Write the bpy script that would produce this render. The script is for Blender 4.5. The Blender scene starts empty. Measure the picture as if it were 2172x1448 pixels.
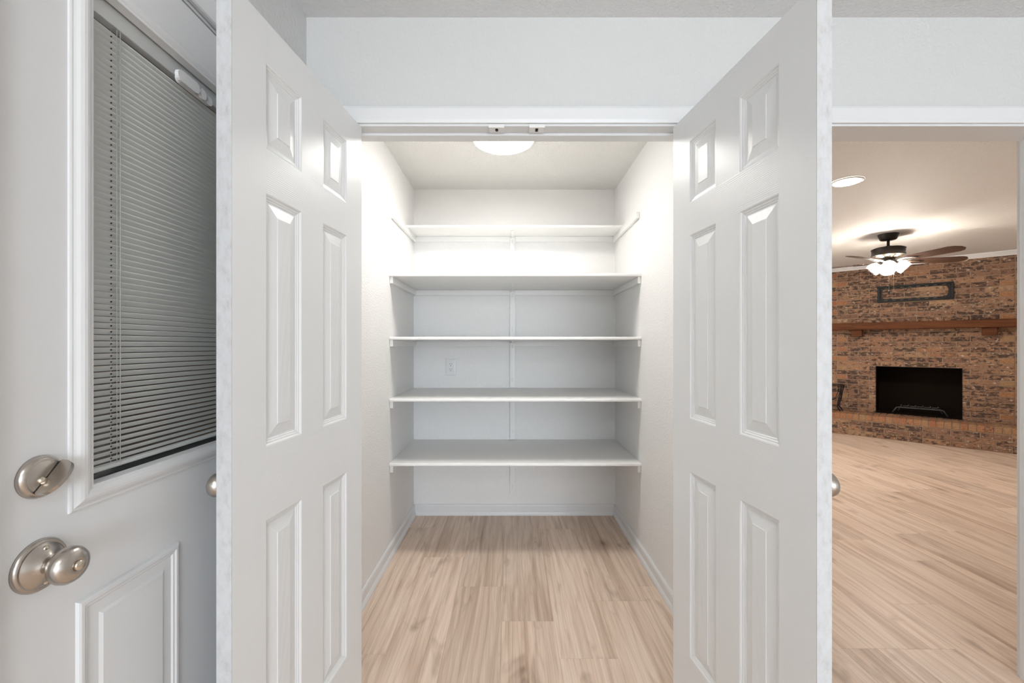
import bpy, math, random
from mathutils import Vector, Matrix

random.seed(11)
S = bpy.context.scene
COL = S.collection
D = bpy.data
R = math.radians

# ------------------------------------------------------------------ camera
H_CAM = 1.275
cam_d = D.cameras.new('camera')
cam = D.objects.new('camera', cam_d); COL.objects.link(cam)
cam.location = (0, 0, H_CAM)
cam.rotation_euler = (R(90), 0, 0)
cam_d.sensor_fit = 'HORIZONTAL'; cam_d.sensor_width = 36.0
cam_d.lens = 36.0 * 905 / 2172
cam_d.shift_x = 3 / 2172
cam_d.shift_y = 7 / 2172
cam_d.clip_start = 0.02; cam_d.clip_end = 100
S.camera = cam

# ------------------------------------------------------------------ world, large lights, exposure
w = D.worlds.new('sky'); S.world = w; w.use_nodes = True
nt = w.node_tree; nt.nodes.clear()
wo = nt.nodes.new('ShaderNodeOutputWorld'); bg = nt.nodes.new('ShaderNodeBackground')
sky = nt.nodes.new('ShaderNodeTexSky'); sky.sky_type = 'HOSEK_WILKIE'; sky.turbidity = 5
sky.sun_direction = (0.3, 0.5, 0.8)
nt.links.new(sky.outputs[0], bg.inputs[0]); bg.inputs[1].default_value = 0.6
nt.links.new(bg.outputs[0], wo.inputs[0])

def area(name, loc, rot, sx, sy, power, col):
    l = D.lights.new(name, 'AREA'); l.shape = 'RECTANGLE'; l.size = sx; l.size_y = sy
    l.energy = power; l.color = col
    o = D.objects.new(name, l); COL.objects.link(o)
    o.location = loc; o.rotation_euler = rot
    return o
# kitchen window daylight behind the camera; added fills for living room and dark box
area('window_daylight', (1.2, -5.93, 1.5), (R(90), 0, 0), 2.7, 1.7, 100, (0.81, 0.905, 1.0))
area('living_fill', (0.93, 5.0, 1.25), (0, R(-90), 0), 1.5, 2.3, 21, (1.0, 0.97, 0.93))  # unseen fill added to lift the brick and far ceiling
area('dark_box_fill', (-2.6, 1.0, 2.5), (0, 0, 0), 0.8, 0.8, 5, (1.0, 0.97, 0.93))  # added fill lamp lifting the tone behind the blind

vs = S.view_settings
S.display_settings.display_device = 'sRGB'
vs.view_transform = 'Standard'; vs.look = 'None'; vs.gamma = 1.0; vs.use_curve_mapping = False
vs.exposure = 1.0

# ------------------------------------------------------------------ materials
def new_mat(name):
    m = D.materials.new(name); m.use_nodes = True
    n = m.node_tree.nodes; n.clear()
    out = n.new('ShaderNodeOutputMaterial'); b = n.new('ShaderNodeBsdfPrincipled')
    m.node_tree.links.new(b.outputs[0], out.inputs[0])
    return m, m.node_tree, b, out

def setc(b, col, rough=0.5, metal=0.0, spec=0.5):
    b.inputs['Base Color'].default_value = (*col, 1); b.inputs['Roughness'].default_value = rough
    b.inputs['Metallic'].default_value = metal; b.inputs['Specular IOR Level'].default_value = spec

def plain(name, col, rough=0.5, metal=0.0, spec=0.5):
    m, t, b, o = new_mat(name); setc(b, col, rough, metal, spec); return m

def mapping(t, scale, rnd=False, coord='Object'):
    tc = t.nodes.new('ShaderNodeTexCoord'); mp = t.nodes.new('ShaderNodeMapping')
    mp.inputs['Scale'].default_value = scale
    t.links.new(tc.outputs[coord], mp.inputs['Vector'])
    if rnd:
        oi = t.nodes.new('ShaderNodeObjectInfo'); ml = t.nodes.new('ShaderNodeMath'); ml.operation = 'MULTIPLY'
        ml.inputs[1].default_value = 97.0
        t.links.new(oi.outputs['Random'], ml.inputs[0])
        cb = t.nodes.new('ShaderNodeCombineXYZ')
        for i in range(3): t.links.new(ml.outputs[0], cb.inputs[i])
        t.links.new(cb.outputs[0], mp.inputs['Location'])
    return mp.outputs[0]

def noise(t, vec, scale, detail=3, rough=0.5, dist=0.0):
    n = t.nodes.new('ShaderNodeTexNoise'); n.inputs['Scale'].default_value = scale
    n.inputs['Detail'].default_value = detail; n.inputs['Roughness'].default_value = rough
    n.inputs['Distortion'].default_value = dist
    t.links.new(vec, n.inputs['Vector']); return n.outputs['Fac']

def ramp(t, fac, stops):
    r = t.nodes.new('ShaderNodeValToRGB'); e = r.color_ramp.elements
    while len(e) < len(stops): e.new(0.5)
    for i, (p, c) in enumerate(stops):
        e[i].position = p; e[i].color = (*c, 1) if len(c) == 3 else c
    t.links.new(fac, r.inputs[0]); return r.outputs[0]

def mix(t, fac, a, b, mode='MIX'):
    n = t.nodes.new('ShaderNodeMix'); n.data_type = 'RGBA'; n.blend_type = mode
    for s, v in ((0, fac), (6, a), (7, b)):
        if isinstance(v, (int, float)): n.inputs[s].default_value = v
        elif isinstance(v, tuple): n.inputs[s].default_value = (*v, 1)
        else: t.links.new(v, n.inputs[s])
    return n.outputs[2]

def bump(t, b, h, strength, dist):
    n = t.nodes.new('ShaderNodeBump'); n.inputs['Strength'].default_value = strength
    n.inputs['Distance'].default_value = dist
    t.links.new(h, n.inputs['Height']); t.links.new(n.outputs[0], b.inputs['Normal'])

def texwall(name, col, scale, dist, rough=0.6, specks=False, strength=0.6):
    m, t, b, o = new_mat(name); setc(b, col, rough, 0, 0.3)
    v = mapping(t, (1, 1, 1))
    h = noise(t, v, scale, 4, 0.55, 0.4)
    h2 = ramp(t, h, [(0.38, (0, 0, 0)), (0.66, (1, 1, 1))])
    bump(t, b, h2, strength, dist)
    if specks:
        s = noise(t, v, 160, 1)
        c = mix(t, ramp(t, s, [(0.74, (0, 0, 0)), (0.78, (1, 1, 1))]), tuple(col), tuple(x * .55 for x in col))
        t.links.new(c, b.inputs['Base Color'])
    return m

M = {}
WALLC_DIM = (0.70, 0.70, 0.69)  # darker than the pantry walls, balancing the light between rooms by colour
M['wall'] = texwall('wall_paint_dimmed', WALLC_DIM, 75, 0.003, strength=0.38)
M['wallp'] = texwall('wall_paint_brightened', (0.89, 0.885, 0.875), 110, 0.0022)  # lightened in colour to make up for weak light low down
M['ceil'] = texwall('ceiling_texture', (0.84, 0.845, 0.845), 90, 0.004)
M['ceilp'] = texwall('pantry_ceiling_texture', (0.87, 0.86, 0.835), 120, 0.006, 0.7, True)
M['ceill'] = texwall('living_ceiling_texture', (0.80, 0.78, 0.75), 100, 0.004)
M['trim'] = plain('trim_white', (0.80, 0.805, 0.81), 0.38)
M['shelf'] = plain('shelf_white', (0.87, 0.865, 0.85), 0.42)
M['steeldoor'] = plain('steel_door_white', (0.80, 0.805, 0.81), 0.38)
M['plastic'] = plain('white_plastic', (0.80, 0.80, 0.80), 0.3)
M['black'] = plain('black_iron', (0.007, 0.007, 0.008), 0.5, 0.0, 0.3)
M['dark'] = plain('dark_gap', (0.01, 0.01, 0.01), 0.8)
M['bronze'] = plain('dark_bronze', (0.028, 0.022, 0.018), 0.42, 0.6)
M['soot'] = plain('soot', (0.016, 0.011, 0.008), 0.95, 0, 0.05)
M['steelbar'] = plain('grate_iron', (0.10, 0.10, 0.10), 0.45, 0.6)
M['cord'] = plain('blind_cord', (0.75, 0.75, 0.74), 0.7)
M['chrome'] = plain('polished_plate', (0.70, 0.62, 0.52), 0.22, 1.0)

def paint_grain(name, sc, axis, strength):
    m, t, b, o = new_mat(name); setc(b, (0.80, 0.805, 0.805), 0.36, 0, 0.5)
    v = mapping(t, sc)
    wv = t.nodes.new('ShaderNodeTexWave'); wv.wave_type = 'BANDS'; wv.bands_direction = axis
    for nm, val in (('Scale', 66), ('Distortion', 16), ('Detail', 2), ('Detail Scale', 0.16), ('Detail Roughness', 0.6)): wv.inputs[nm].default_value = val
    t.links.new(v, wv.inputs['Vector'])
    bump(t, b, wv.outputs['Fac'], strength, 0.0007)
    return m
M['grain_v'] = paint_grain('door_paint_vertical_grain', (1, 1, 0.06), 'X', 0.09)
M['grain_h'] = paint_grain('door_paint_horizontal_grain', (0.10, 1, 1), 'Z', 0.20)
def cathedral():
    m, t, b, o = new_mat('door_paint_panel_grain'); setc(b, (0.80, 0.805, 0.805), 0.36, 0, 0.5)
    v = mapping(t, (1.0, 1.0, 0.16), True)
    wv = t.nodes.new('ShaderNodeTexWave'); wv.wave_type = 'RINGS'; wv.rings_direction = 'SPHERICAL'
    wv.inputs['Scale'].default_value = 26; wv.inputs['Distortion'].default_value = 2.5
    wv.inputs['Detail'].default_value = 2; wv.inputs['Detail Scale'].default_value = 1.2
    t.links.new(v, wv.inputs['Vector'])
    bump(t, b, wv.outputs['Fac'], 0.18, 0.0010)
    return m
M['grain_p'] = cathedral()
def dirty_edge():
    m, t, b, o = new_mat('door_edge_worn_paint'); setc(b, (0.7, 0.7, 0.7), 0.6)
    v = mapping(t, (1, 1, 0.6))
    f = noise(t, v, 60, 6, 0.7)
    c = ramp(t, f, [(0.28, (0.50, 0.495, 0.49)), (0.45, (0.60, 0.60, 0.605)), (0.6, (0.645, 0.65, 0.66))])
    t.links.new(c, b.inputs['Base Color']); bump(t, b, f, 0.25, 0.001); return m
M['edge'] = dirty_edge()

def nickel():
    m, t, b, o = new_mat('satin_nickel'); setc(b, (0.52, 0.475, 0.43), 0.27, 1.0)
    v = mapping(t, (1, 1, 1)); f = noise(t, v, 900, 2)
    bump(t, b, f, 0.05, 0.0004); b.inputs['Anisotropic'].default_value = 0.35; return m
M['nickel'] = nickel()

def glass(name, tint, gl=0.06, diff=0.0):
    m = D.materials.new(name); m.use_nodes = True; t = m.node_tree; t.nodes.clear()
    out = t.nodes.new('ShaderNodeOutputMaterial'); tr = t.nodes.new('ShaderNodeBsdfTransparent')
    tr.inputs[0].default_value = (*tint, 1)
    g = t.nodes.new('ShaderNodeBsdfGlossy'); g.inputs['Roughness'].default_value = 0.02
    lw = t.nodes.new('ShaderNodeLayerWeight'); lw.inputs[0].default_value = 0.5
    pw = t.nodes.new('ShaderNodeMath'); pw.operation = 'POWER'; pw.inputs[1].default_value = 4.0
    t.links.new(lw.outputs['Facing'], pw.inputs[0])
    fr = t.nodes.new('ShaderNodeMath'); fr.operation = 'MULTIPLY_ADD'; fr.inputs[1].default_value = 0.5; fr.inputs[2].default_value = gl * 0.5
    t.links.new(pw.outputs[0], fr.inputs[0])
    ms = t.nodes.new('ShaderNodeMixShader'); t.links.new(fr.outputs[0], ms.inputs[0])
    t.links.new(tr.outputs[0], ms.inputs[1]); t.links.new(g.outputs[0], ms.inputs[2])
    last = ms.outputs[0]
    if diff:
        tl = t.nodes.new('ShaderNodeBsdfTranslucent'); tl.inputs[0].default_value = (0.95, 0.95, 0.95, 1)
        m2 = t.nodes.new('ShaderNodeMixShader')
        v = mapping(t, (1, 1, 1)); f = noise(t, v, 55, 3)
        r = ramp(t, f, [(0.35, (diff * .6,) * 3), (0.65, (diff * 1.5,) * 3)])
        t.links.new(r, m2.inputs[0]); t.links.new(last, m2.inputs[1]); t.links.new(tl.outputs[0], m2.inputs[2])
        last = m2.outputs[0]
    t.links.new(last, out.inputs[0]); return m
M['glass'] = glass('clear_pane', (0.985, 0.99, 0.985))
M['shade'] = glass('seeded_glass', (0.97, 0.97, 0.97), diff=0.05)

def emit(name, col, s):
    m = D.materials.new(name); m.use_nodes = True; t = m.node_tree; t.nodes.clear()
    out = t.nodes.new('ShaderNodeOutputMaterial'); e = t.nodes.new('ShaderNodeEmission')
    e.inputs[0].default_value = (*col, 1); e.inputs[1].default_value = s
    t.links.new(e.outputs[0], out.inputs[0]); return m
M['dome'] = emit('lit_diffuser', (1.0, 0.97, 0.92), 26)
M['bulb'] = emit('lit_bulb', (1.0, 0.90, 0.79), 280)
M['can'] = emit('lit_downlight', (1.0, 0.90, 0.80), 34)

def wood_floor():
    m, t, b, o = new_mat('oak_plank'); setc(b, (0.4, 0.28, 0.2), 0.42, 0, 0.4)
    oi = t.nodes.new('ShaderNodeObjectInfo')
    v1 = mapping(t, (7.5, 0.45, 1), True)
    g1 = noise(t, v1, 1.5, 5, 0.6, 0.9)            # broad bands of the boards
    v2 = mapping(t, (230, 3.0, 1), True)
    g2 = noise(t, v2, 1.0, 3, 0.55, 0.1)           # fine fibre
    v3 = mapping(t, (7.0, 2.4, 1), True)
    g3 = noise(t, v3, 1.3, 3, 0.55, 0.5)           # smoky patches
    v5 = mapping(t, (1.0, 0.10, 1), True)
    wv = t.nodes.new('ShaderNodeTexWave'); wv.wave_type = 'BANDS'; wv.bands_direction = 'X'
    for nm, val in (('Scale', 7), ('Distortion', 14), ('Detail', 3), ('Detail Scale', 1.1), ('Detail Roughness', 0.55)): wv.inputs[nm].default_value = val
    t.links.new(v5, wv.inputs['Vector'])           # cathedral grain lines
    base = ramp(t, g1, [(0.25, (0.47, 0.345, 0.26)), (0.40, (0.61, 0.475, 0.375)), (0.52, (0.74, 0.61, 0.505)), (0.62, (0.66, 0.515, 0.41)), (0.78, (0.76, 0.64, 0.54))])
    fib = ramp(t, g2, [(0.25, (0.84, 0.82, 0.80)), (0.5, (1.0, 1.0, 1.0)), (0.75, (1.06, 1.06, 1.06))])
    c = mix(t, 1.0, base, fib, 'MULTIPLY')
    c = mix(t, 1.0, c, ramp(t, wv.outputs['Fac'], [(0.0, (0.90, 0.87, 0.85)), (0.18, (0.98, 0.97, 0.965)), (0.5, (1.01, 1.01, 1.01))]), 'MULTIPLY')
    v4 = mapping(t, (20, 0.40, 1), True); g4 = noise(t, v4, 1.0, 4, 0.6, 0.7)      # dark grain streaks
    c = mix(t, ramp(t, g4, [(0.54, (0, 0, 0)), (0.72, (0.7,) * 3)]), c, mix(t, 1.0, c, (0.68, 0.60, 0.54), 'MULTIPLY'))
    v6 = mapping(t, (2.6, 1.15, 1), True)
    wob = t.nodes.new('ShaderNodeTexNoise'); wob.inputs['Scale'].default_value = 4.0; t.links.new(v6, wob.inputs['Vector'])
    wm = t.nodes.new('ShaderNodeVectorMath'); wm.operation = 'MULTIPLY_ADD'; wm.inputs[1].default_value = (0.16, 0.16, 0); t.links.new(wob.outputs['Color'], wm.inputs[0]); t.links.new(v6, wm.inputs[2])
    vo = t.nodes.new('ShaderNodeTexVoronoi'); vo.voronoi_dimensions = '2D'; vo.inputs['Scale'].default_value = 1.1; t.links.new(wm.outputs[0], vo.inputs['Vector'])
    kk = ramp(t, vo.outputs['Distance'], [(0.015, (0.85,) * 3), (0.05, (0.42,) * 3), (0.13, (0, 0, 0))])   # knots
    kmask = ramp(t, noise(t, v6, 0.9, 2), [(0.45, (0, 0, 0)), (0.6, (1, 1, 1))])
    kk = mix(t, 1.0, kk, kmask, 'MULTIPLY')
    c = mix(t, kk, c, mix(t, 1.0, c, (0.42, 0.34, 0.28), 'MULTIPLY'))
    kn = ramp(t, g3, [(0.60, (0, 0, 0)), (0.80, (1, 1, 1))])
    c = mix(t, kn, c, mix(t, 1.0, c, (0.52, 0.47, 0.43), 'MULTIPLY'))
    tone = ramp(t, oi.outputs['Random'], [(0.0, (1.00, 0.985, 0.97)), (0.35, (1.12, 1.10, 1.08)), (0.7, (1.19, 1.18, 1.18)), (1.0, (1.06, 1.04, 1.01))])
    c = mix(t, 1.0, c, tone, 'MULTIPLY')
    t.links.new(c, b.inputs['Base Color'])
    bump(t, b, g2, 0.10, 0.0006)
    return m
M['plank'] = wood_floor()

def brick(name, stops, darkamt, lightamt):
    m, t, b, o = new_mat(name); setc(b, (0.2, 0.1, 0.05), 0.9, 0, 0.2)
    oi = t.nodes.new('ShaderNodeObjectInfo')
    v = mapping(t, (1, 1, 1), True); vs_ = mapping(t, (1, 1, 1.6), True)
    base = ramp(t, oi.outputs['Random'], stops)
    fine = noise(t, v, 60, 4, 0.6)
    c = mix(t, 1.0, base, ramp(t, fine, [(0.3, (0.72, 0.7, 0.68)), (0.7, (1.2, 1.2, 1.2))]), 'MULTIPLY')
    dk = noise(t, vs_, 19, 4, 0.65, 0.0)
    rs = t.nodes.new('ShaderNodeMath'); rs.operation = 'MULTIPLY_ADD'; rs.inputs[1].default_value = 7.31; rs.inputs[2].default_value = 0.0
    t.links.new(oi.outputs['Random'], rs.inputs[0])
    rf = t.nodes.new('ShaderNodeMath'); rf.operation = 'FRACT'; t.links.new(rs.outputs[0], rf.inputs[0])
    ra = t.nodes.new('ShaderNodeMath'); ra.operation = 'MULTIPLY_ADD'; ra.inputs[1].default_value = 0.15; ra.inputs[2].default_value = -0.08
    t.links.new(rf.outputs[0], ra.inputs[0])
    da = t.nodes.new('ShaderNodeMath'); da.operation = 'ADD'; t.links.new(dk, da.inputs[0]); t.links.new(ra.outputs[0], da.inputs[1]); dk = da.outputs[0]
    c = mix(t, ramp(t, dk, [(darkamt - .05, (0, 0, 0)), (darkamt + .07, (0.88,) * 3)]), c, (0.06, 0.041, 0.036))
    v2 = t.nodes.new('ShaderNodeVectorMath'); v2.operation = 'ADD'; v2.inputs[1].default_value = (13.3, 7.1, 3.9)
    t.links.new(vs_, v2.inputs[0])
    lt = noise(t, v2.outputs[0], 24, 3, 0.6, 0.0)
    c = mix(t, ramp(t, lt, [(lightamt, (0, 0, 0)), (lightamt + .07, (0.8,) * 3)]), c, (0.66, 0.54, 0.43))
    t.links.new(c, b.inputs['Base Color'])
    bump(t, b, fine, 0.5, 0.004)
    return m
M['brick'] = brick('antique_brick', [(0, (0.36, 0.195, 0.115)), (0.3, (0.29, 0.17, 0.115)), (0.6, (0.41, 0.24, 0.145)), (0.85, (0.25, 0.145, 0.10)), (1, (0.45, 0.29, 0.175))], 0.51, 0.615)
M['brick_o'] = brick('orange_brick', [(0, (0.37, 0.165, 0.095)), (0.5, (0.40, 0.205, 0.11)), (1, (0.38, 0.24, 0.135))], 0.64, 0.68)
M['mortar'] = texwall('brick_mortar', (0.40, 0.285, 0.205), 200, 0.003, 0.95)
def mantel_wood():
    m, t, b, o = new_mat('mantel_cedar'); setc(b, (0.2, 0.08, 0.03), 0.7, 0, 0.25)
    v = mapping(t, (2.0, 14, 30)); g = noise(t, v, 1.3, 5, 0.6, 1.0)
    c = ramp(t, g, [(0.3, (0.075, 0.024, 0.009)), (0.55, (0.135, 0.046, 0.016)), (0.75, (0.18, 0.07, 0.026))])
    t.links.new(c, b.inputs['Base Color']); bump(t, b, g, 0.3, 0.002); return m
M['mantel'] = mantel_wood()
def blade_wood():
    m, t, b, o = new_mat('walnut_blade'); setc(b, (0.1, 0.05, 0.03), 0.4)
    v = mapping(t, (3, 60, 10)); g = noise(t, v, 1.0, 3, 0.6)
    c = ramp(t, g, [(0.3, (0.060, 0.030, 0.020)), (0.7, (0.115, 0.062, 0.042))])
    t.links.new(c, b.inputs['Base Color']); return m
M['blade'] = blade_wood()
M['slat'] = plain('blind_slat', (0.84, 0.845, 0.83), 0.5)
M['dark_box'] = texwall('dark_box_board', (0.20, 0.14, 0.10), 30, 0.003, 0.9)

# ------------------------------------------------------------------ mesh helpers
class MB:
    def __init__(s): s.v = []; s.f = []; s.smooth = []
    def add(s, verts, faces, smooth=False, mtx=None):
        o = len(s.v)
        s.v += [tuple(mtx @ Vector(p)) if mtx else tuple(p) for p in verts]
        for fc in faces: s.f.append([o + i for i in fc]); s.smooth.append(smooth)
        return s
    def box(s, x0, y0, z0, x1, y1, z1, ch=0.0, mtx=None):
        x0, x1 = min(x0, x1), max(x0, x1); y0, y1 = min(y0, y1), max(y0, y1); z0, z1 = min(z0, z1), max(z0, z1)
        if ch <= 0:
            v = [(x0, y0, z0), (x1, y0, z0), (x1, y1, z0), (x0, y1, z0), (x0, y0, z1), (x1, y0, z1), (x1, y1, z1), (x0, y1, z1)]
            return s.add(v, [(0, 3, 2, 1), (4, 5, 6, 7), (0, 1, 5, 4), (1, 2, 6, 5), (2, 3, 7, 6), (3, 0, 4, 7)], False, mtx)
        # chamfered box: three verts a corner
        v = []; idx = {}
        for i, X in enumerate((x0, x1)):
            for j, Y in enumerate((y0, y1)):
                for k, Z in enumerate((z0, z1)):
                    sx, sy, sz = (1 if i == 0 else -1) * ch, (1 if j == 0 else -1) * ch, (1 if k == 0 else -1) * ch
                    for a, p in enumerate(((X, Y + sy, Z + sz), (X + sx, Y, Z + sz), (X + sx, Y + sy, Z))):
                        idx[i, j, k, a] = len(v); v.append(p)
        F = []
        for i in (0, 1): F.append([idx[i, 0, 0, 0], idx[i, 1, 0, 0], idx[i, 1, 1, 0], idx[i, 0, 1, 0]][::-1 if i == 0 else 1])
        for j in (0, 1): F.append([idx[0, j, 0, 1], idx[1, j, 0, 1], idx[1, j, 1, 1], idx[0, j, 1, 1]][::1 if j == 0 else -1])
        for k in (0, 1): F.append([idx[0, 0, k, 2], idx[1, 0, k, 2], idx[1, 1, k, 2], idx[0, 1, k, 2]][::-1 if k == 0 else 1])
        for i in (0, 1):
            for j in (0, 1):
                F.append([idx[i, j, 0, 0], idx[i, j, 1, 0], idx[i, j, 1, 1], idx[i, j, 0, 1]][::1 if i == j else -1])
        for i in (0, 1):
            for k in (0, 1):
                F.append([idx[i, 0, k, 0], idx[i, 1, k, 0], idx[i, 1, k, 2], idx[i, 0, k, 2]][::-1 if i == k else 1])
        for j in (0, 1):
            for k in (0, 1):
                F.append([idx[0, j, k, 1], idx[1, j, k, 1], idx[1, j, k, 2], idx[0, j, k, 2]][::1 if j == k else -1])
        for i in (0, 1):
            for j in (0, 1):
                for k in (0, 1):
                    F.append([idx[i, j, k, a] for a in range(3)][::-1 if (i + j + k) % 2 == 0 else 1])
        return s.add(v, F, False, mtx)
    def lathe(s, prof, seg=32, mtx=None, smooth=True, cap=True):
        # profile of (radius, height) about +Z
        v = []; F = []
        for r, h in prof:
            for i in range(seg):
                a = 2 * math.pi * i / seg; v.append((r * math.cos(a), r * math.sin(a), h))
        n = len(prof)
        for j in range(n - 1):
            for i in range(seg):
                k = (i + 1) % seg
                F.append((j * seg + i, j * seg + k, (j + 1) * seg + k, (j + 1) * seg + i))
        if cap:
            if prof[0][0] > 1e-6: F.append(tuple(range(seg))[::-1])
            if prof[-1][0] > 1e-6: F.append(tuple((n - 1) * seg + i for i in range(seg)))
        return s.add(v, F, smooth, mtx)
    def tube(s, pts, r, seg=8, closed=False, mtx=None):
        pts = [Vector(p) for p in pts]; n = len(pts); v = []; F = []
        for i, p in enumerate(pts):
            a = pts[i - 1] if (i > 0 or closed) else p; b = pts[(i + 1) % n] if (i < n - 1 or closed) else p
            t = (b - a).normalized()
            up = Vector((0, 0, 1)) if abs(t.z) < 0.9 else Vector((1, 0, 0))
            u = t.cross(up).normalized(); q = u.cross(t).normalized()
            rr = r[i] if isinstance(r, (list, tuple)) else r
            for k in range(seg):
                an = 2 * math.pi * k / seg; v.append(p + (u * math.cos(an) + q * math.sin(an)) * rr)
        m = n if closed else n - 1
        for i in range(m):
            j = (i + 1) % n
            for k in range(seg):
                l = (k + 1) % seg; F.append((i * seg + k, j * seg + k, j * seg + l, i * seg + l))
        if not closed:
            F.append(tuple(range(seg))); F.append(tuple((n - 1) * seg + k for k in range(seg))[::-1])
        return s.add(v, F, True, mtx)
    def prism(s, poly, axis_vec, length, origin=(0, 0, 0), u=(1, 0, 0), w=(0, 0, 1)):
        # polygon in (u,w) plane extruded along axis_vec
        o = Vector(origin); u = Vector(u); w = Vector(w); a = Vector(axis_vec) * length; n = len(poly)
        v = [o + u * p[0] + w * p[1] for p in poly] + [o + a + u * p[0] + w * p[1] for p in poly]
        F = [tuple(range(n)), tuple(range(n, 2 * n))[::-1]] + [(i, n + i, n + (i + 1) % n, (i + 1) % n) for i in range(n)]
        return s.add(v, F)
    def ring(s, rect, prof, mtx=None, cap=True, rc=0.0):
        # mitred moulding in the x-z plane; prof = (inset, y); cap closes the centre
        x0, z0, x1, z1 = rect; v = []; F = []
        for ins, y in prof:
            v += [(x0 + ins, y, z0 + ins), (x1 - ins, y, z0 + ins), (x1 - ins, y, z1 - ins), (x0 + ins, y, z1 - ins)]
        for j in range(len(prof) - 1):
            for i in range(4):
                k = (i + 1) % 4; F.append((j * 4 + i, j * 4 + k, (j + 1) * 4 + k, (j + 1) * 4 + i))
        if cap: n = (len(prof) - 1) * 4; F.append((n, n + 1, n + 2, n + 3))
        return s.add(v, F, False, mtx)
    def mesh(s, name, mat):
        me = D.meshes.new(name); me.from_pydata(s.v, [], s.f)
        me.polygons.foreach_set('use_smooth', s.smooth)
        me.materials.append(mat); me.update()
        import bmesh
        bm = bmesh.new(); bm.from_mesh(me); bmesh.ops.recalc_face_normals(bm, faces=bm.faces[:]); bm.to_mesh(me); bm.free()
        return me
    def build(s, name, mat, parent=None, **tags):
        return put(name, s.mesh(name, mat), parent, **tags)

def put(name, me, parent=None, **tags):
    o = D.objects.new(name, me); COL.objects.link(o)
    if parent: o.parent = parent
    for k, v in tags.items(): o[k] = v
    return o
def empty(name, loc=(0, 0, 0), rz=0.0, **tags):
    o = D.objects.new(name, None); COL.objects.link(o); o.location = loc; o.rotation_euler = (0, 0, rz)
    o.empty_display_size = 0.1
    for k, v in tags.items(): o[k] = v
    return o
def struct(name, mb, mat, parent=None): return mb.build(name, mat, parent, kind='structure')
def axis_mtx(origin, direction):
    # +Z of the local shape turned to direction
    q = Vector(direction).normalized().to_track_quat('Z', 'Y')
    return Matrix.Translation(Vector(origin)) @ q.to_matrix().to_4x4()

# ------------------------------------------------------------------ room dimensions
ZC = 2.44
XL = -0.727                      # kitchen and pantry left wall
PXR = 0.785; PYB = 3.205         # pantry right and back walls
WY0, WY1 = 1.519, 1.634          # wall between kitchen and pantry / living room
OX0, OX1, OZ = -0.585, 0.635, 2.053   # pantry opening
DX0, DX1 = 1.035, 1.949          # doorway to living room
LYB = 6.67; LXR = 6.38           # living room far walls
KXR = 3.3; KYB = -6.0            # kitchen right and back walls

# ------------------------------------------------------------------ shell
m = MB()
m.box(XL - .1, WY0, 0, OX0 - .02, WY1, ZC); m.box(OX1 + .02, WY0, 0, DX0 - .02, WY1, ZC)
m.box(OX0 - .02, WY0, OZ + .02, OX1 + .02, WY1, ZC); m.box(DX0 - .02, WY0, OZ + .02, DX1 + .02, WY1, ZC)
m.box(DX1 + .02, WY0, 0, LXR + .1, WY1, ZC)
struct('wall_front', m, M['wall'])
# kitchen left wall with exterior door opening
EY0, EY1, EZ = 0.597, 1.410, 2.036      # door leaf
m = MB()
m.box(XL - .115, KYB, 0, XL, EY0 - .024, ZC); m.box(XL - .115, EY1 + .024, 0, XL, WY0, ZC)
m.box(XL - .115, EY0 - .024, EZ + .026, XL, EY1 + .024, ZC)
struct('wall_left', m, M['wall'])
struct('wall_right', MB().box(KXR, KYB, 0, KXR + .1, WY0, ZC), M['wall'])
WX0, WX1, WZ0, WZ1 = -0.2, 2.6, 0.6, 2.35
m = MB()
m.box(XL - .1, KYB - .1, 0, WX0, KYB, ZC); m.box(WX1, KYB - .1, 0, KXR + .1, KYB, ZC)
m.box(WX0, KYB - .1, 0, WX1, KYB, WZ0); m.box(WX0, KYB - .1, WZ1, WX1, KYB, ZC)
struct('wall_back', m, M['wall'])
wn = empty('window_1', ((WX0 + WX1) / 2, KYB - .05, WZ0), kind='structure')
m = MB(); hw = (WX1 - WX0) / 2; hh = WZ1 - WZ0
for x in (-hw, -.025, hw - .05): m.box(x, -.04, 0, x + .05, .04, hh)
m.box(-hw, -.04, 0, hw, .04, .05); m.box(-hw, -.04, hh - .05, hw, .04, hh); m.box(-hw, -.03, hh / 2 - .02, hw, .03, hh / 2 + .02)
m.build('window_frame', M['trim'], wn)
for x0, x1 in ((-hw + .05, -.025), (.025, hw - .05)):
    for z0, z1 in ((.05, hh / 2 - .02), (hh / 2 + .02, hh - .05)):
        MB().box(x0, -.004, z0, x1, .004, z1).build('pane', M['glass'], wn)
# pantry shell
struct('wall_pantry_left', MB().box(XL - .1, WY1, 0, XL, PYB + .1, ZC), M['wallp'])
struct('wall_pantry_right', MB().box(PXR, WY1, 0, PXR + .1, PYB + .1, ZC), M['wallp'])
struct('wall_pantry_back', MB().box(XL, PYB, 0, PXR, PYB + .1, ZC), M['wallp'])
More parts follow.
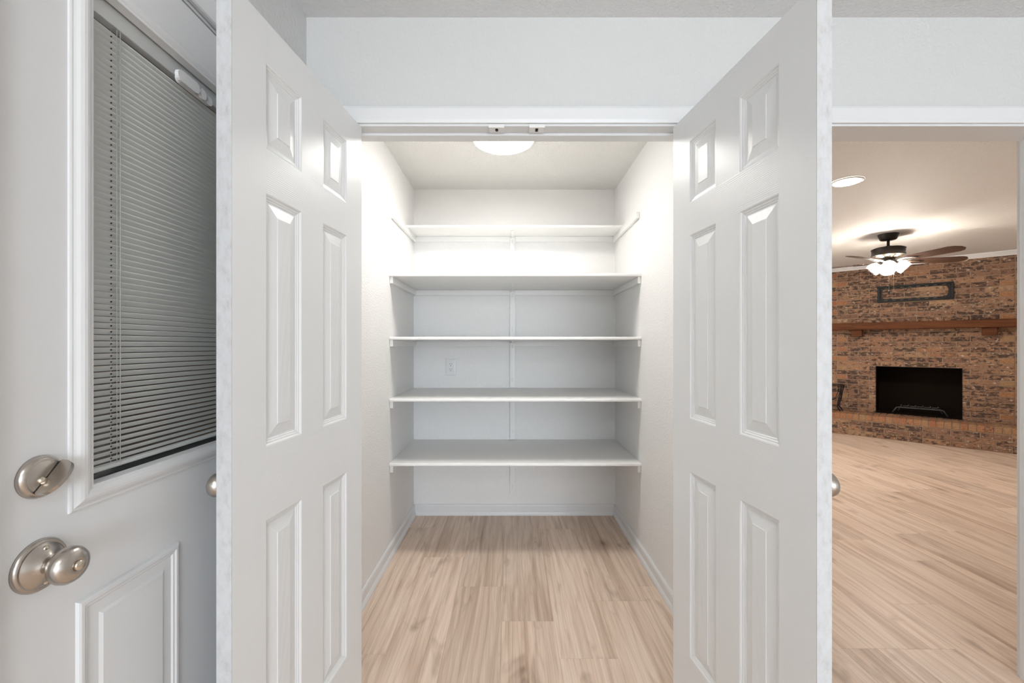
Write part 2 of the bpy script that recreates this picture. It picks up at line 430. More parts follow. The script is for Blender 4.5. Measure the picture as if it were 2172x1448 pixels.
# living room shell
ly0, ly1, lz0, lz1 = 3.8, 6.2, .45, 2.05; lx = PXR + .05
m = MB(); m.box(lx, PYB + .1, 0, lx + .05, ly0, ZC); m.box(lx, ly1, 0, lx + .05, LYB, ZC)
m.box(lx, ly0, 0, lx + .05, ly1, lz0); m.box(lx, ly0, lz1, lx + .05, ly1, ZC)
struct('wall_living_left', m, M['wall'])
w2 = empty('fill_window', (lx + .025, (ly0 + ly1) / 2, lz0), R(90), kind='structure')  # unseen window added to go with the living room fill light
m = MB(); q = (ly1 - ly0) / 2; qh = lz1 - lz0
for x in (-q, -.025, q - .05): m.box(x, -.03, 0, x + .05, .03, qh)
m.box(-q, -.03, 0, q, .03, .05); m.box(-q, -.03, qh - .05, q, .03, qh)
m.build('window_frame', M['trim'], w2)
for x0, x1 in ((-q + .05, -.025), (.025, q - .05)): MB().box(x0, -.004, .05, x1, .004, qh - .05).build('pane', M['glass'], w2)
struct('wall_living_back', MB().box(PXR, LYB, 0, LXR + .1, LYB + .1, ZC), M['wall'])
struct('wall_living_right', MB().box(LXR, WY1, 0, LXR + .1, LYB, ZC), M['wall'])
# ceilings
struct('ceiling', MB().box(XL - .2, KYB - .1, ZC, KXR + .1, WY0 + .05, ZC + .1), M['ceil'])
struct('ceiling', MB().box(XL - .1, WY0 + .05, ZC, PXR + .05, PYB + .1, ZC + .1), M['ceilp'])
m = MB(); m.box(PXR + .05, WY0 + .05, ZC, LXR + .1, PYB + .1, ZC + .1); m.box(PXR - .1, PYB + .1, ZC, LXR + .1, LYB + .1, ZC + .1)
struct('ceiling', m, M['ceill'])
# closed dark box added behind the half-glass door to keep daylight out
m = MB()
m.box(-3.6, -1.2, -.1, XL - .115, 3.2, -.02); m.box(-3.6, -1.2, 2.6, XL - .115, 3.2, 2.7)
m.box(-3.7, -1.2, -.1, -3.6, 3.2, 2.7); m.box(-3.7, -1.3, -.1, XL - .1, -1.2, 2.7); m.box(-3.7, 3.2, -.1, XL - .1, 3.3, 2.7)
struct('wall_dark_box', m, M['dark_box'])

# ------------------------------------------------------------------ floor: every plank its own piece
PW, PL, PH0 = 0.2385, 1.22, -0.04
m = MB(); m.box(XL - .1, KYB - .1, -.10, LXR + .1, LYB + .1, -.007)
floor = struct('floor', m, M['mortar'])
joints = {-2: 2.564, -1: 2.253, 0: 1.970, 1: 2.955, 7: 1.789, 8: 2.10}
pm = {}
def plank(x0, x1, y0, y1):
    key = (round(x1 - x0, 4), round(y1 - y0, 3))
    if key not in pm:
        a, b = key; c = .0012; mb = MB(); g = .0002
        mb.add([(-a/2+g, -b/2+g, -.006), (a/2-g, -b/2+g, -.006), (a/2-g, b/2-g, -.006), (-a/2+g, b/2-g, -.006),
                (-a/2+g, -b/2+g, -.0007), (a/2-g, -b/2+g, -.0007), (a/2-g, b/2-g, -.0007), (-a/2+g, b/2-g, -.0007),
                (-a/2+c, -b/2+c, 0), (a/2-c, -b/2+c, 0), (a/2-c, b/2-c, 0), (-a/2+c, b/2-c, 0)],
               [(0, 1, 5, 4), (1, 2, 6, 5), (2, 3, 7, 6), (3, 0, 4, 7), (4, 5, 9, 8), (5, 6, 10, 9), (6, 7, 11, 10), (7, 4, 8, 11), (8, 9, 10, 11)])
        pm[key] = mb.mesh('plank', M['plank'])
    o = put('plank', pm[key], floor); o.location = ((x0 + x1) / 2, (y0 + y1) / 2, 0)
rp = random.Random(5)
for n in range(-3, 27):
    x0 = max(PH0 + n * PW, XL); x1 = min(PH0 + (n + 1) * PW, LXR)
    if x1 - x0 < .01: continue
    j = joints.get(n, 1.0 + rp.random() * PL)
    ytop = min(LYB, (11.35 - x0))
    ybot = KYB if x0 < KXR else WY1
    y = j - PL * math.ceil((j - ybot) / PL)
    while y < ytop:
        a, b = max(y, ybot), min(y + PL, ytop)
        if b - a > .02: plank(x0, x1, a, b)
        y += PL

# ------------------------------------------------------------------ baseboards and casings
BP = [(0, 0), (.021, 0), (.021, .012), (.017, .024), (.012, .030), (.012, .068), (.009, .076), (.004, .080), (0, .080)]
def board(name, p0, p1, inward):
    p0, p1 = Vector((*p0, 0)), Vector((*p1, 0)); d = p1 - p0
    mb = MB().prism(BP, d.normalized(), d.length, p0, Vector((*inward, 0)), (0, 0, 1))
    return struct(name, mb, M['trim'])
board('baseboard_left', (XL, WY1 + .02), (XL, PYB), (1, 0))
board('baseboard_right', (PXR, WY1 + .02), (PXR, PYB), (-1, 0))
board('baseboard_back', (XL + .012, PYB), (PXR - .012, PYB), (0, -1))
board('baseboard_kitchen', (OX1 + .08, WY0), (DX0 - .085, WY0), (0, -1))

board('baseboard_kitchen_front', (DX1 + .066, WY0), (KXR, WY0), (0, -1))
board('baseboard_kitchen_right', (KXR, WY0), (KXR, KYB), (-1, 0))
board('baseboard_living_back', (PXR + .1, LYB), (4.2, LYB), (0, -1))
board('baseboard_living_right', (LXR, WY1), (LXR, 4.4), (-1, 0))

def casing(name, x0, x1, z1, stop, jmat):
    """casing on the kitchen face, jamb lining and stop of an opening in the front wall"""
    root = empty(name, ((x0 + x1) / 2, WY0, 0), kind='structure'); c = (x0 + x1) / 2; a, b = x0 - c, x1 - c
    cw = .057
    # casing boards (ogee edged)
    def cas(nm, rect_pts): pass
    prof = [(0, 0), (0, .010), (.012, .0135), (.03, .0145), (.048, .016), (cw, .013), (cw, 0)]   # from opening outward, height off the wall
    rv = .007
    m = MB(); v = []; n = len(prof)
    for ins, hgt in prof: v.append((a - rv - ins, -hgt, 0))
    for ins, hgt in prof: v.append((a - rv - ins, -hgt, z1 + rv + ins))
    for ins, hgt in prof: v.append((b + rv + ins, -hgt, z1 + rv + ins))
    for ins, hgt in prof: v.append((b + rv + ins, -hgt, 0))
    def seg(k, nm):
        vv = v[k * n:(k + 2) * n]
        F = [(i, i + 1, n + i + 1, n + i) for i in range(n - 1)] + [(n - 1, 0, n, 2 * n - 1)] + [tuple(range(n)), tuple(range(n, 2 * n))]
        MB().add(vv, F).build(nm, M['trim'], root)
    seg(0, 'side_casing'); seg(1, 'head_casing'); seg(2, 'side_casing')
    T = WY1 - WY0
    MB().box(a - .019, 0, 0, a, T, z1 + .019).build('side_jamb', jmat, root)
    MB().box(b, 0, 0, b + .019, T, z1 + .019).build('side_jamb', jmat, root)
    MB().box(a, 0, z1, b, T, z1 + .019).build('head_jamb', jmat, root)
    if stop:
        MB().box(a, .047, z1 - .010, b, .085, z1, .002).build('head_stop', jmat, root)
        MB().box(a, .047, 0, a + .010, .085, z1 - .010, .002).build('side_stop', jmat, root)
        MB().box(b - .010, .047, 0, b, .085, z1 - .010, .002).build('side_stop', jmat, root)
    # casing on the far side, plain
    MB().box(a - .06, T, 0, a - .007, T + .014, z1 + .06).build('far_casing', M['trim'], root)
    MB().box(b + .007, T, 0, b + .06, T + .014, z1 + .06).build('far_casing', M['trim'], root)
    MB().box(a - .007, T, z1 + .007, b + .007, T + .014, z1 + .06).build('far_casing', M['trim'], root)
    return root
casing('trim_1', OX0, OX1, OZ, True, M['trim'])
casing('trim_2', DX0, DX1, OZ, False, M['trim'])

# exterior door jamb and casing
tr = empty('trim_3', (XL, 0, 0), kind='structure')
for y0, y1 in ((EY0 - .022, EY0 - .003), (EY1 + .003, EY1 + .022)):
    MB().box(-.115, y0, 0, 0, y1, EZ + .024).build('side_jamb', M['trim'], tr)
MB().box(-.115, EY0 - .003, EZ + .005, 0, EY1 + .003, EZ + .024).build('head_jamb', M['trim'], tr)
MB().box(0, EY1 + .010, 0, .015, EY1 + .067, EZ + .012, .003).build('side_casing', M['trim'], tr)
MB().box(0, EY0 - .067, 0, .015, EY0 - .010, EZ + .012, .003).build('side_casing', M['trim'], tr)
MB().box(0, EY0 - .067, EZ + .012, .015, EY1 + .067, EZ + .069, .003).build('head_casing', M['trim'], tr)

# ------------------------------------------------------------------ pantry doors
DW, DT, DZ0, DZ1 = 0.612, 0.035, 0.012, 2.046
SW = 0.1085                                   # stile width
PA, PB = (SW, 0.2525), (DW - 0.2525, DW - SW)
PZ = [(0.245, 0.857), (1.032, 1.636), (1.742, 1.946)]
half = DT / 2
PROF = [(0, 0), (.003, -.0015), (.005, -.0040), (.009, -.0050), (.011, -.0068), (.014, -.0072), (.016, -.0090), (.0195, -.0090), (.0435, -.0042), (.0460, -.0036), (.0475, -.0022)]
def pantry_door(name, hinge, vp_dx, side):
    d = Vector((-vp_dx, -905)).normalized(); ang = math.atan2(d.y, d.x)
    # side +1: visible face is +y local (left door); -1: visible face is -y local
    nrm = Vector((-d.y, d.x)) * side
    org = Vector(hinge) - nrm * half
    root = empty(name, (org.x, org.y, 0), ang, kind='structure')
    def bx(nm, x0, z0, x1, z1, mat): return MB().box(x0, -half, z0, x1, half, z1).build(nm, mat, root)
    bx('stile', 0, DZ0, SW, DZ1, M['grain_v'])
    st = bx('stile', DW - .11 + .0015, DZ0, DW - .0015, DZ1, M['grain_v'])
    for z0, z1 in ((DZ0, PZ[0][0]), (PZ[0][1], PZ[1][0]), (PZ[1][1], PZ[2][0]), (PZ[2][1], DZ1)):
        bx('rail', SW, z0, DW - SW, z1, M['grain_h'])
    for z0, z1 in PZ:
        bx('mullion', PA[1], z0, PB[0], z1, M['grain_v'])
        for x0, x1 in (PA, PB):
            cx, cz = (x0 + x1) / 2, (z0 + z1) / 2; mb = MB()
            rect = (x0 - cx, z0 - cz, x1 - cx, z1 - cz)
            for sg in (1, -1): mb.ring(rect, [(i, sg * (half + y)) for i, y in PROF])
            p = mb.build('panel', M['grain_p'], root); p.location = (cx, 0, cz)
    e = MB().box(DW - .0015, -half, DZ0, DW, half, DZ1).build('lock_edge', M['edge'], root)
    e['label'] = 'scuffed narrow door edge'
    # dummy knob on the outer face
    oy = -side
    kx, kz = DW - .062, .955
    k = empty('knob_set', (0, 0, 0)); k.parent = root
    mt = axis_mtx((kx, oy * half, kz), (0, oy, 0))
    MB().lathe([(.0325, 0), (.0325, .004), (.030, .008), (.022, .011), (.014, .013)], 40, mt).build('rose', M['nickel'], k)
    MB().lathe([(.010, .010), (.010, .024), (.013, .028), (.021, .033), (.0262, .041), (.0275, .049), (.0258, .056), (.020, .0615), (.010, .0645), (0, .065)], 40, mt).build('knob', M['nickel'], k)
    for z in (.22, 1.02, 1.84):
        MB().lathe([(.006, -.045), (.006, .045)], 14, Matrix.Translation((-.006, oy * (half + .002), z))).build('hinge', M['nickel'], root)
    return root
pantry_door('door_2', (-0.529, 1.515), 95, 1)
pantry_door('door_3', (0.5775, 1.515), -111, -1)

# ------------------------------------------------------------------ exterior half-glass door (closed in the left wall)
# local frame: x along world +Y, y = into the room is +? -> root turned 90 deg: local x -> world Y, local y -> world -X
ed = empty('door_1', (XL, EY0, 0), R(90), kind='structure')
W = EY1 - EY0; T = .044
GX0, GX1, GZ0, GZ1 = .140, W - .140, 1.034, 1.905       # visible glass
LX0, LX1, LZ0, LZ1 = GX0 - .010, GX1 + .010, GZ0 - .010, GZ1 + .012
m = MB(); zb = .012
m.box(0, 0, zb, LX0, T, EZ); m.box(LX1, 0, zb, W, T, EZ); m.box(LX0, 0, LZ1, LX1, T, EZ)
m.box(LX0, 0, .72 + .125, LX1, T, LZ0)
# lower half, holes left for the two embossed panels
px = [(.115, .336), (W - .336, W - .115)]; pz = (.20, .845)
m.box(LX0, 0, zb, LX1, T, pz[0]); 
m.box(px[0][1], 0, pz[0], px[1][0], T, pz[1])
m.build('leaf', M['steeldoor'], ed)
LP = [(0, 0), (.003, .004), (.006, .0055), (.012, .0055), (.016, .002), (.019, -.0035), (.023, -.0040), (.045, .0015)]
for x0, x1 in px:
    # leaf strip beside LX0 overlaps the panel by design: panel skin stands on the leaf surface
    m = MB(); m.ring((x0, pz[0], x1, pz[1]), [(i, -(h + .0002)) for i, h in [(0, 0), (.003, .004), (.006, .0055), (.011, .0055), (.014, .0035), (.018, .0030), (.021, .0005), (.040, .0006), (.046, .0035)]])
    m.box(max(x0, LX0), .0, pz[0], min(x1, LX1), T, pz[1])
    m.build('panel', M['steeldoor'], ed)
# lite frame: moulding standing proud of the leaf
fr = [(-.037, 0), (-.0366, .003), (-.034, .0042), (-.031, .0042), (-.028, .0058), (-.024, .0088), (-.019, .0108), (-.014, .0112), (-.009, .0102), (-.006, .0086), (-.005, .0078), (-.0005, .0072), (.0, .0060), (.001, -.004), (.002, -.0110)]
m = MB(); m.ring((GX0, GZ0, GX1, GZ1), [(i, -y) for i, y in fr], cap=False)
m.build('glass_frame', M['steeldoor'], ed)
pn = MB().box(GX0 - .004, .011, GZ0 - .004, GX1 + .004, .014, GZ1 + .004).build('pane', M['glass'], ed)
MB().box(GX0 - .004, .036, GZ0 - .004, GX1 + .004, .039, GZ1 + .004).build('pane', M['glass'], ed)
# blind between the panes
bl = empty('blind', (0, 0, 0)); bl.parent = ed
HR0 = 1.872
MB().box(GX0 + .002, .016, HR0, GX1 - .002, .034, GZ1 + .003, .001).build('head_rail', M['plastic'], bl)
MB().box(GX0 + .004, .018, GZ0 + .010, GX1 - .004, .032, GZ0 + .019, .002).build('bottom_rail', M['slat'], bl)
MB().box(GX0 - .003, .0145, GZ0 - .004, GX1 + .003, .0355, GZ0 + .0085).build('gasket', M['dark'], bl)
pitch = .01135; n = 0
sl = MB(); th = R(44); wv = .0138; pts = []
for i in range(7):
    s_ = (i / 6 - .5) * wv; c_ = .0011 * (1 - (2 * i / 6 - 1) ** 2)
    # slat section: room edge (y small) high
    pts.append((s_ * math.cos(th) + c_ * math.sin(th), -s_ * math.sin(th) + c_ * math.cos(th)))
L0, L1 = GX0 + .004, GX1 - .004
v = [(L0, p[0], p[1]) for p in pts] + [(L1, p[0], p[1]) for p in pts]
v += [(L0, p[0] + .0002, p[1] - .0003) for p in pts] + [(L1, p[0] + .0002, p[1] - .0003) for p in pts]
F = []
for i in range(6): F += [(i, i + 1, 7 + i + 1, 7 + i), (14 + i, 21 + i, 22 + i, 15 + i)]
F += [(0, 7, 21, 14), (6, 20, 27, 13), (0, 14, 15, 1), (7, 8, 22, 21)]
sl.add(v, F, True)
slm = sl.mesh('slat', M['slat'])
z = GZ0 + .027; zs = []
while z < HR0 - .013:
    o = put('slat', slm, bl); o.location = (0, .0255, z); zs.append(z); z += pitch
for cx in (GX0 + .072, GX1 - .072):
    for yy in (.0195, .0312):
        MB().tube([(cx, yy, GZ0 + .01), (cx, yy, HR0 + .005)], .0006, 6).build('ladder_cord', M['cord'], bl)
    MB().tube([(cx + .006, .0185, GZ0 + .01), (cx + .006, .0185, HR0 + .005)], .0008, 6).build('lift_cord', M['cord'], bl)
hol = MB()
for z_ in zs:
    for cx in (GX0 + .067, GX1 - .067):
        hol.box(-.0008, -.0013, -.0002, .0008, .0013, .0015, 0, Matrix.Translation((cx, .0255, z_)) @ Matrix.Rotation(-th, 4, 'X'))
        hol.box(-.0008, -.0013, -.0007, .0008, .0013, .0002, 0, Matrix.Translation((cx, .0255, z_)) @ Matrix.Rotation(-th, 4, 'X'))
hol.build('cord_holes', M['dark'], bl, kind='stuff')
# slide controls on the room side of the glass
def pill(mb, x0, x1, z0, z1, y0, y1, seg=8):
    r = (z1 - z0) / 2; zc = (z0 + z1) / 2; poly = []
    for i in range(seg + 1):
        a = R(-90 + 180 * i / seg); poly.append((x1 - r + r * math.cos(a), zc + r * math.sin(a)))
    for i in range(seg + 1):
        a = R(90 + 180 * i / seg); poly.append((x0 + r + r * math.cos(a), zc + r * math.sin(a)))
    mb.prism(poly, (0, 1, 0), y1 - y0, (0, y0, 0))
    return mb
ct = empty('slide_control', (0, 0, 0)); ct.parent = ed
zc0 = 1.854
pill(MB(), .340, .447, zc0, zc0 + .021, .002, .0105).build('track', M['plastic'], ct)
pill(MB(), .3285, .3945, zc0 - .001, zc0 + .024, -.006, .002).build('slider', M['plastic'], ct)
pill(MB(), .396, .420, zc0 - .001, zc0 + .023, -.003, .002).build('slider', M['plastic'], ct)
# hardware: deadbolt and knob, standing into the room (local -y)
hx = .060
def hw_m(z, off=0): return axis_mtx((hx, -off, z), (0, -1, 0))
db = empty('deadbolt', (0, 0, 0)); db.parent = ed
MB().lathe([(.0325, 0), (.0325, .003), (.0313, .0065), (.0280, .0098), (.0255, .0106), (.0245, .0103), (.0235, .0110), (0, .0115)], 48, hw_m(1.072)).build('rose', M['nickel'], db)
m = MB(); 
ux = Vector((math.cos(R(46)), 0, math.sin(R(46)))); uz = Vector((0, -1, 0)); uy = uz.cross(ux)
mt = Matrix.Translation((hx + .005, 0, 1.070)) @ Matrix((ux, uy, uz)).transposed().to_4x4()
poly = []
for i in range(13):
    a = math.pi * i / 12; poly.append((-.0285 * math.cos(a), .0125 + .026 * math.sin(a) ** .62))
vv = []; 
for t_, sc in ((-.0042, 1), (.0042, 1)):
    vv += [(p[0] * sc, t_ * .75, p[1]) for p in poly]
n = len(poly)
m.add(vv, [tuple(range(n)), tuple(range(n, 2 * n))[::-1]] + [(i, (i + 1) % n, n + (i + 1) % n, n + i) for i in range(n)], False, mt)
m.build('thumb_turn', M['nickel'], db)
MB().box(-.0265, -.0030, .0108, .0265, .0030, .0126, 0, mt).build('slot', M['dark'], db)
MB().lathe([(.0058, .0105), (.0058, .0135), (.0035, .0160), (0, .0166)], 20, axis_mtx((hx - .006, -.0, 1.068), (0, -1, 0))).build('screw', M['chrome'], db)
kb = empty('knob_set', (0, 0, 0)); kb.parent = ed
MB().lathe([(.0395, 0), (.0395, .003), (.0375, .0065), (.0345, .0085), (.0335, .0075), (.0325, .0085), (.024, .014), (.0165, .0185), (.0155, .020), (0, .020)], 56, hw_m(.936)).build('rose', M['nickel'], kb)
MB().lathe([(.012, .016), (.0115, .026), (.0135, .0285), (.0195, .031), (.0250, .0365), (.0278, .0435), (.0275, .0505), (.0245, .0560), (.0195, .0598), (.013, .062), (.0095, .0625), (.0085, .0618), (0, .0612)], 56, hw_m(.936)).build('knob', M['nickel'], kb)
MB().lathe([(.0075, .0600), (.0075, .0645), (.0062, .0660), (0, .0662)], 28, hw_m(.936)).build('turn_button', M['chrome'], kb)
for zz in (.936 + .0255, .936 - .0255):
    MB().lathe([(.0042, .0105), (.0042, .0125), (.0025, .0140), (0, .0142)], 18, axis_mtx((hx, 0, zz), (0, -1, 0))).build('screw', M['chrome'], kb)

# ------------------------------------------------------------------ pantry shelves
SWID0, SWID1 = XL + .001, PXR - .001
def shelf(ztop, yfront, label, arm, leg, th=.018):
    root = empty('shelf', ((SWID0 + SWID1) / 2, PYB, ztop - th), label=label, category='shelf', group='white shelves in the pantry')
    cx = (SWID0 + SWID1) / 2; a, b = SWID0 - cx, SWID1 - cx; yf = yfront - PYB
    # board with softly rounded nose
    prof = [(yf + .004, 0), (yf + .001, .002), (yf, .006), (yf, th - .006), (yf + .0015, th - .002), (yf + .005, th), (-.001, th), (-.001, 0)]
    MB().prism(prof, (1, 0, 0), b - a, (a, 0, 0), (0, 1, 0), (0, 0, 1)).build('board', M['shelf'], root)
    return root, a, b
CY = 2.565 - PYB
specs = [(0.565, 2.555, 'lowest white pantry shelf, just above the baseboard', .35, .385),
         (0.952, 2.555, 'white pantry shelf second from the floor, under the wall outlet', .35, .365),
         (1.323, 2.555, 'middle white pantry shelf, just above the wall outlet', .35, .350),
         (1.703, 2.555, 'wide white pantry shelf second from the top', .35, .355),
         (2.103, 2.945, 'topmost white pantry shelf, shallower than the ones under it', .19, .375)]
for zt, yf, lab, arm, leg in specs:
    root, a, b = shelf(zt, yf, lab, arm, leg)
    ch = .040; ct_ = .019
    top = zt > 2
    for x0, x1 in ((a, a + ct_), (b - ct_, b)):
        MB().box(x0, CY + (.03 if top else 0), -ch - .0005, x1, -.002, -.0005, .0012).build('side_cleat', M['shelf'], root)
    MB().box(a + ct_, -.019, -ch, b - ct_, -.001, -.0005, .0012).build('back_cleat', M['shelf'], root)
    # stamped steel bracket at mid span: wall leg with rib, arm under the board
    bxm = 1.078; bX = (bxm - 1083 / 1000) * 0 + 0.0145 - (SWID0 + SWID1) / 2
    br = empty('bracket', (bX, 0, 0)); br.parent = root
    MB().box(-.019, -.0245, -leg, .019, -.0195, -.001, .0015).build('wall_leg', M['shelf'], br)
    MB().box(-.019, -.0195, -leg, .019, -.0005, -ch - .0006).build('wall_strip', M['shelf'], br)
    m = MB(); rb = .0055
    m.add([(-rb, -.0245, -leg + .045), (rb, -.0245, -leg + .045), (rb, -.0335, -leg + .075), (-rb, -.0335, -leg + .075), (-rb, -.0385, -.055), (rb, -.0385, -.055), (-rb, -.0245, -.03), (rb, -.0245, -.03)],
          [(0, 1, 2, 3), (3, 2, 5, 4), (4, 5, 7, 6), (0, 3, 4, 6), (1, 7, 5, 2), (0, 6, 7, 1)])
    m.build('rib', M['shelf'], br)
    MB().box(-.014, -arm, -.0045, .014, -.0245, -.0008, .001).build('arm', M['shelf'], br)
    m = MB()
    m.add([(-rb, -arm + .03, -.0045), (rb, -arm + .03, -.0045), (-rb, -arm + .06, -.013), (rb, -arm + .06, -.013), (-rb, -.055, -.019), (rb, -.055, -.019), (-rb, -.03, -.0045), (rb, -.03, -.0045)],
          [(0, 1, 3, 2), (2, 3, 5, 4), (4, 5, 7, 6), (0, 2, 4, 6), (1, 7, 5, 3), (0, 6, 7, 1)])
    m.build('rib', M['shelf'], br)
    for sx in (-1, 1):
        MB().lathe([(.0055, 0), (.0055, .004), (.003, .006), (0, .0062)], 12, axis_mtx((sx * .0175, -.0245, -.014), (0, -1, 0))).build('screw_head', M['shelf'], br)

# wall outlet
ol = empty('wall_outlet', (-.448, PYB, 1.107), label='white duplex outlet with cover plate on the pantry back wall', category='outlet')
m = MB(); m.ring((-.039, -.0625, .039, .0625), [(0, 0), (0, -.003), (.003, -.0055), (.010, -.0065)]); m.build('cover_plate', M['plastic'], ol)
MB().box(-.0165, -.0085, -.033, .0165, -.006, .033, .001).build('receptacle', M['plastic'], ol)
for zc in (.0185, -.0185):
    for sx, hh_ in ((-.0065, .0045), (.0065, .0035)):
        MB().box(sx - .0012, -.0090, zc + .003 - hh_ + .002, sx + .0012, -.0083, zc + .003 + hh_ + .002).build('slot', M['dark'], ol)
    MB().lathe([(.0027, 0), (.0027, .0008)], 14, axis_mtx((0, -.0083, zc - .008), (0, -1, 0))).build('slot', M['dark'], ol)

# ball catch strikes on the head jamb
for x, lab, holes in ((-.050, 'painted catch strike plate with one oblong hole under the pantry door head', ((0, 1.9),)),
                      (.094, 'painted catch strike plate with a two-lobed hole under the pantry door head', ((-.0055, 1.0), (.0055, 1.0)))):
    st = empty('strike_plate', (x, WY0 + .022, OZ), label=lab, category='strike plate', group='catch plates on the pantry door head')
    MB().box(-.028, -.024, -.0035, .028, .022, -.0003, .001).build('plate', M['shelf'], st)
    MB().box(-.028, -.0262, -.007, .028, -.024, .006, .0006).build('lip', M['shelf'], st)
    for hy, sc in holes:
        MB().lathe([(.0055, 0), (.0055, .0012)], 16, Matrix.Translation((0, -.002 + hy, -.0046)) @ Matrix.Scale(sc, 4, (0, 1, 0))).build('socket', M['dark'], st)

# glowing globe added behind the camera as kitchen fill light
M['globe'] = emit('fill_globe_glow', (0.95, 0.985, 1.0), 18)
kl = empty('fill_globe', (-.05, -1.35, ZC), label='added glowing fill globe under the kitchen ceiling, out of view', category='light')
MB().lathe([(.075, -.0005), (.075, -.012), (.05, -.025), (.03, -.03), (.03, -.05)], 40).build('canopy', M['nickel'], kl)
MB().lathe([(.04, -.045)] + [(.15 * math.sin(R(q)), -.19 + .15 * math.cos(R(q))) for q in range(18, 181, 9)], 48).build('globe', M['globe'], kl)
# pantry ceiling light
pl = empty('ceiling_light', (-.038, 2.30, ZC), label='round white flush dome light glowing on the pantry ceiling', category='light')
MB().lathe([(.155, -.001), (.168, -.003), (.170, -.008), (.170, -.057), (.167, -.061), (.162, -.061)], 64, cap=False).build('rim', M['plastic'], pl)
MB().lathe([(.162, -.055), (.162, -.061), (.158, -.070), (.145, -.077), (.115, -.083), (.06, -.087), (0, -.088)], 64).build('diffuser', M['dome'], pl)
# living room downlight
dl = empty('downlight', (2.40, 3.045, ZC), label='round recessed downlight glowing in the living room ceiling', category='light')
MB().lathe([(.098, -.0005), (.098, -.004), (.092, -.007), (.080, -.007)], 48, cap=False).build('trim_ring', M['plastic'], dl)
MB().lathe([(.082, -.0075), (.05, -.0085), (0, -.009)], 48).build('lens', M['can'], dl)

# ------------------------------------------------------------------ fireplace wall
FO = (4.953, 6.477); FA = R(-45)
BL, BH, MJ = 1.755 / 7, .0695, .0095
wf = empty('wall_fireplace', (*FO, 0), FA, kind='structure')
fu0, fu1, fz0, fz1 = .4495, 1.3105, .302, .967
U0, U1 = -.262, 2.008
m = MB(); my = .0065
m.box(U0, my, 0, fu0, .10, ZC); m.box(fu1, my, 0, U1, .10, ZC); m.box(fu0, my, 0, fu1, .10, fz0 - .002); m.box(fu0, my, fz1, fu1, .10, ZC)
m.build('mortar', M['mortar'], wf)
bms = {}
def brick_mesh(l, hgt, dep, mat, tag):
    key = (round(l, 3), round(hgt, 3), round(dep, 3), mat, tag)
    if key not in bms:
        rr = random.Random(hash((key[0], key[1], tag)) % 9999)
        mb = MB().box(-l / 2, 0, -hgt / 2, l / 2, dep, hgt / 2, .0025)
        mb.v = [(x + rr.uniform(-.0012, .0012), y + (rr.uniform(-.001, .0014) if y < dep / 2 else 0), z_ + rr.uniform(-.0012, .0012)) for x, y, z_ in mb.v]
        bms[key] = mb.mesh('brick', M[mat])
    return bms[key]
rb_ = random.Random(3)
def lay(u0, u1, zz, hgt, parent, y=0.0, mat='brick', dep=.085):
    l = u1 - u0
    if l < .018: return
    o = put('brick', brick_mesh(l - MJ, hgt, dep, mat, rb_.randint(0, 2)), parent)
    o.location = ((u0 + u1) / 2, y + rb_.uniform(-.0015, .0015), zz)
row = 0; zr = fz1 - 10 * BH
while zr < 2.382:
    zc = zr + BH / 2; top = min(zr + BH, 2.386); hgt = top - zr - MJ
    if hgt > .01:
        zc = zr + (top - zr) / 2
        infire = zc > fz0 - .02 and zc < fz1
        edges = [0.0]
        x = BL / 2 if row % 2 else BL
        while x < 7 * BL + 1e-6: edges.append(x); x += BL
        if edges[-1] < 7 * BL - .01: edges.append(7 * BL)
        segs = [(U0 + .004, -.0 - BL / 2), (-BL / 2, 0)] if row % 2 else [(U0 + .004, 0)]
        segs += list(zip(edges[:-1], edges[1:]))
        segs += [(7 * BL, U1 - .004)] if row % 2 else [(7 * BL, 7 * BL + BL / 2), (7 * BL + BL / 2, U1 - .004)]
        for a, b in segs:
            parts = [(a, b)]
            if infire:
                parts = []
                if a < fu0: parts.append((a, min(b, fu0 + .004)))
                if b > fu1: parts.append((max(a, fu1 - .004), b))
            for c, d in parts:
                short = (d - c) < BL * .62
                lay(c, d, zc, hgt, wf, 0, 'brick_o' if short and (c < .05 or d > 7 * BL - .05) and rb_.random() < .7 else 'brick')
    zr += BH; row += 1
# firebox
fb = MB(); dp = .46
fb.box(fu0 - .03, .09, fz0 - .03, fu0, dp, fz1 + .03); fb.box(fu1, .09, fz0 - .03, fu1 + .03, dp, fz1 + .03)
fb.box(fu0 - .03, .09, fz1, fu1 + .03, dp, fz1 + .03); fb.box(fu0 - .03, .0, fz0 - .03, fu1 + .03, dp, fz0)
fb.box(fu0 - .03, dp, fz0 - .03, fu1 + .03, dp + .03, fz1 + .03)
f_ = fb.build('firebox', M['soot'], wf); f_['label'] = 'soot black firebox lining'
fp = MB(); fp.box(fu0 - .001, .004, fz0, fu0 + .004, .10, fz1); fp.box(fu1 - .004, .004, fz0, fu1 + .001, .10, fz1); fp.box(fu0, .004, fz1 - .004, fu1, .10, fz1 + .001)
fp.build('firebox_edge', M['black'], wf)
# crown moulding on the brick wall
cr = [(0, 0), (-.008, 0), (-.010, .010), (-.020, .024), (-.032, .038), (-.038, .048), (-.038, .060), (0, .060)]
cw_ = MB().prism(cr, (1, 0, 0), U1 - U0 - .04, (U0 + .02, .004, ZC - .060), (0, 1, 0), (0, 0, 1))
c_o = cw_.build('trim_4', M['trim'], None, kind='structure'); c_o.location = (*FO, 0); c_o.rotation_euler = (0, 0, FA)

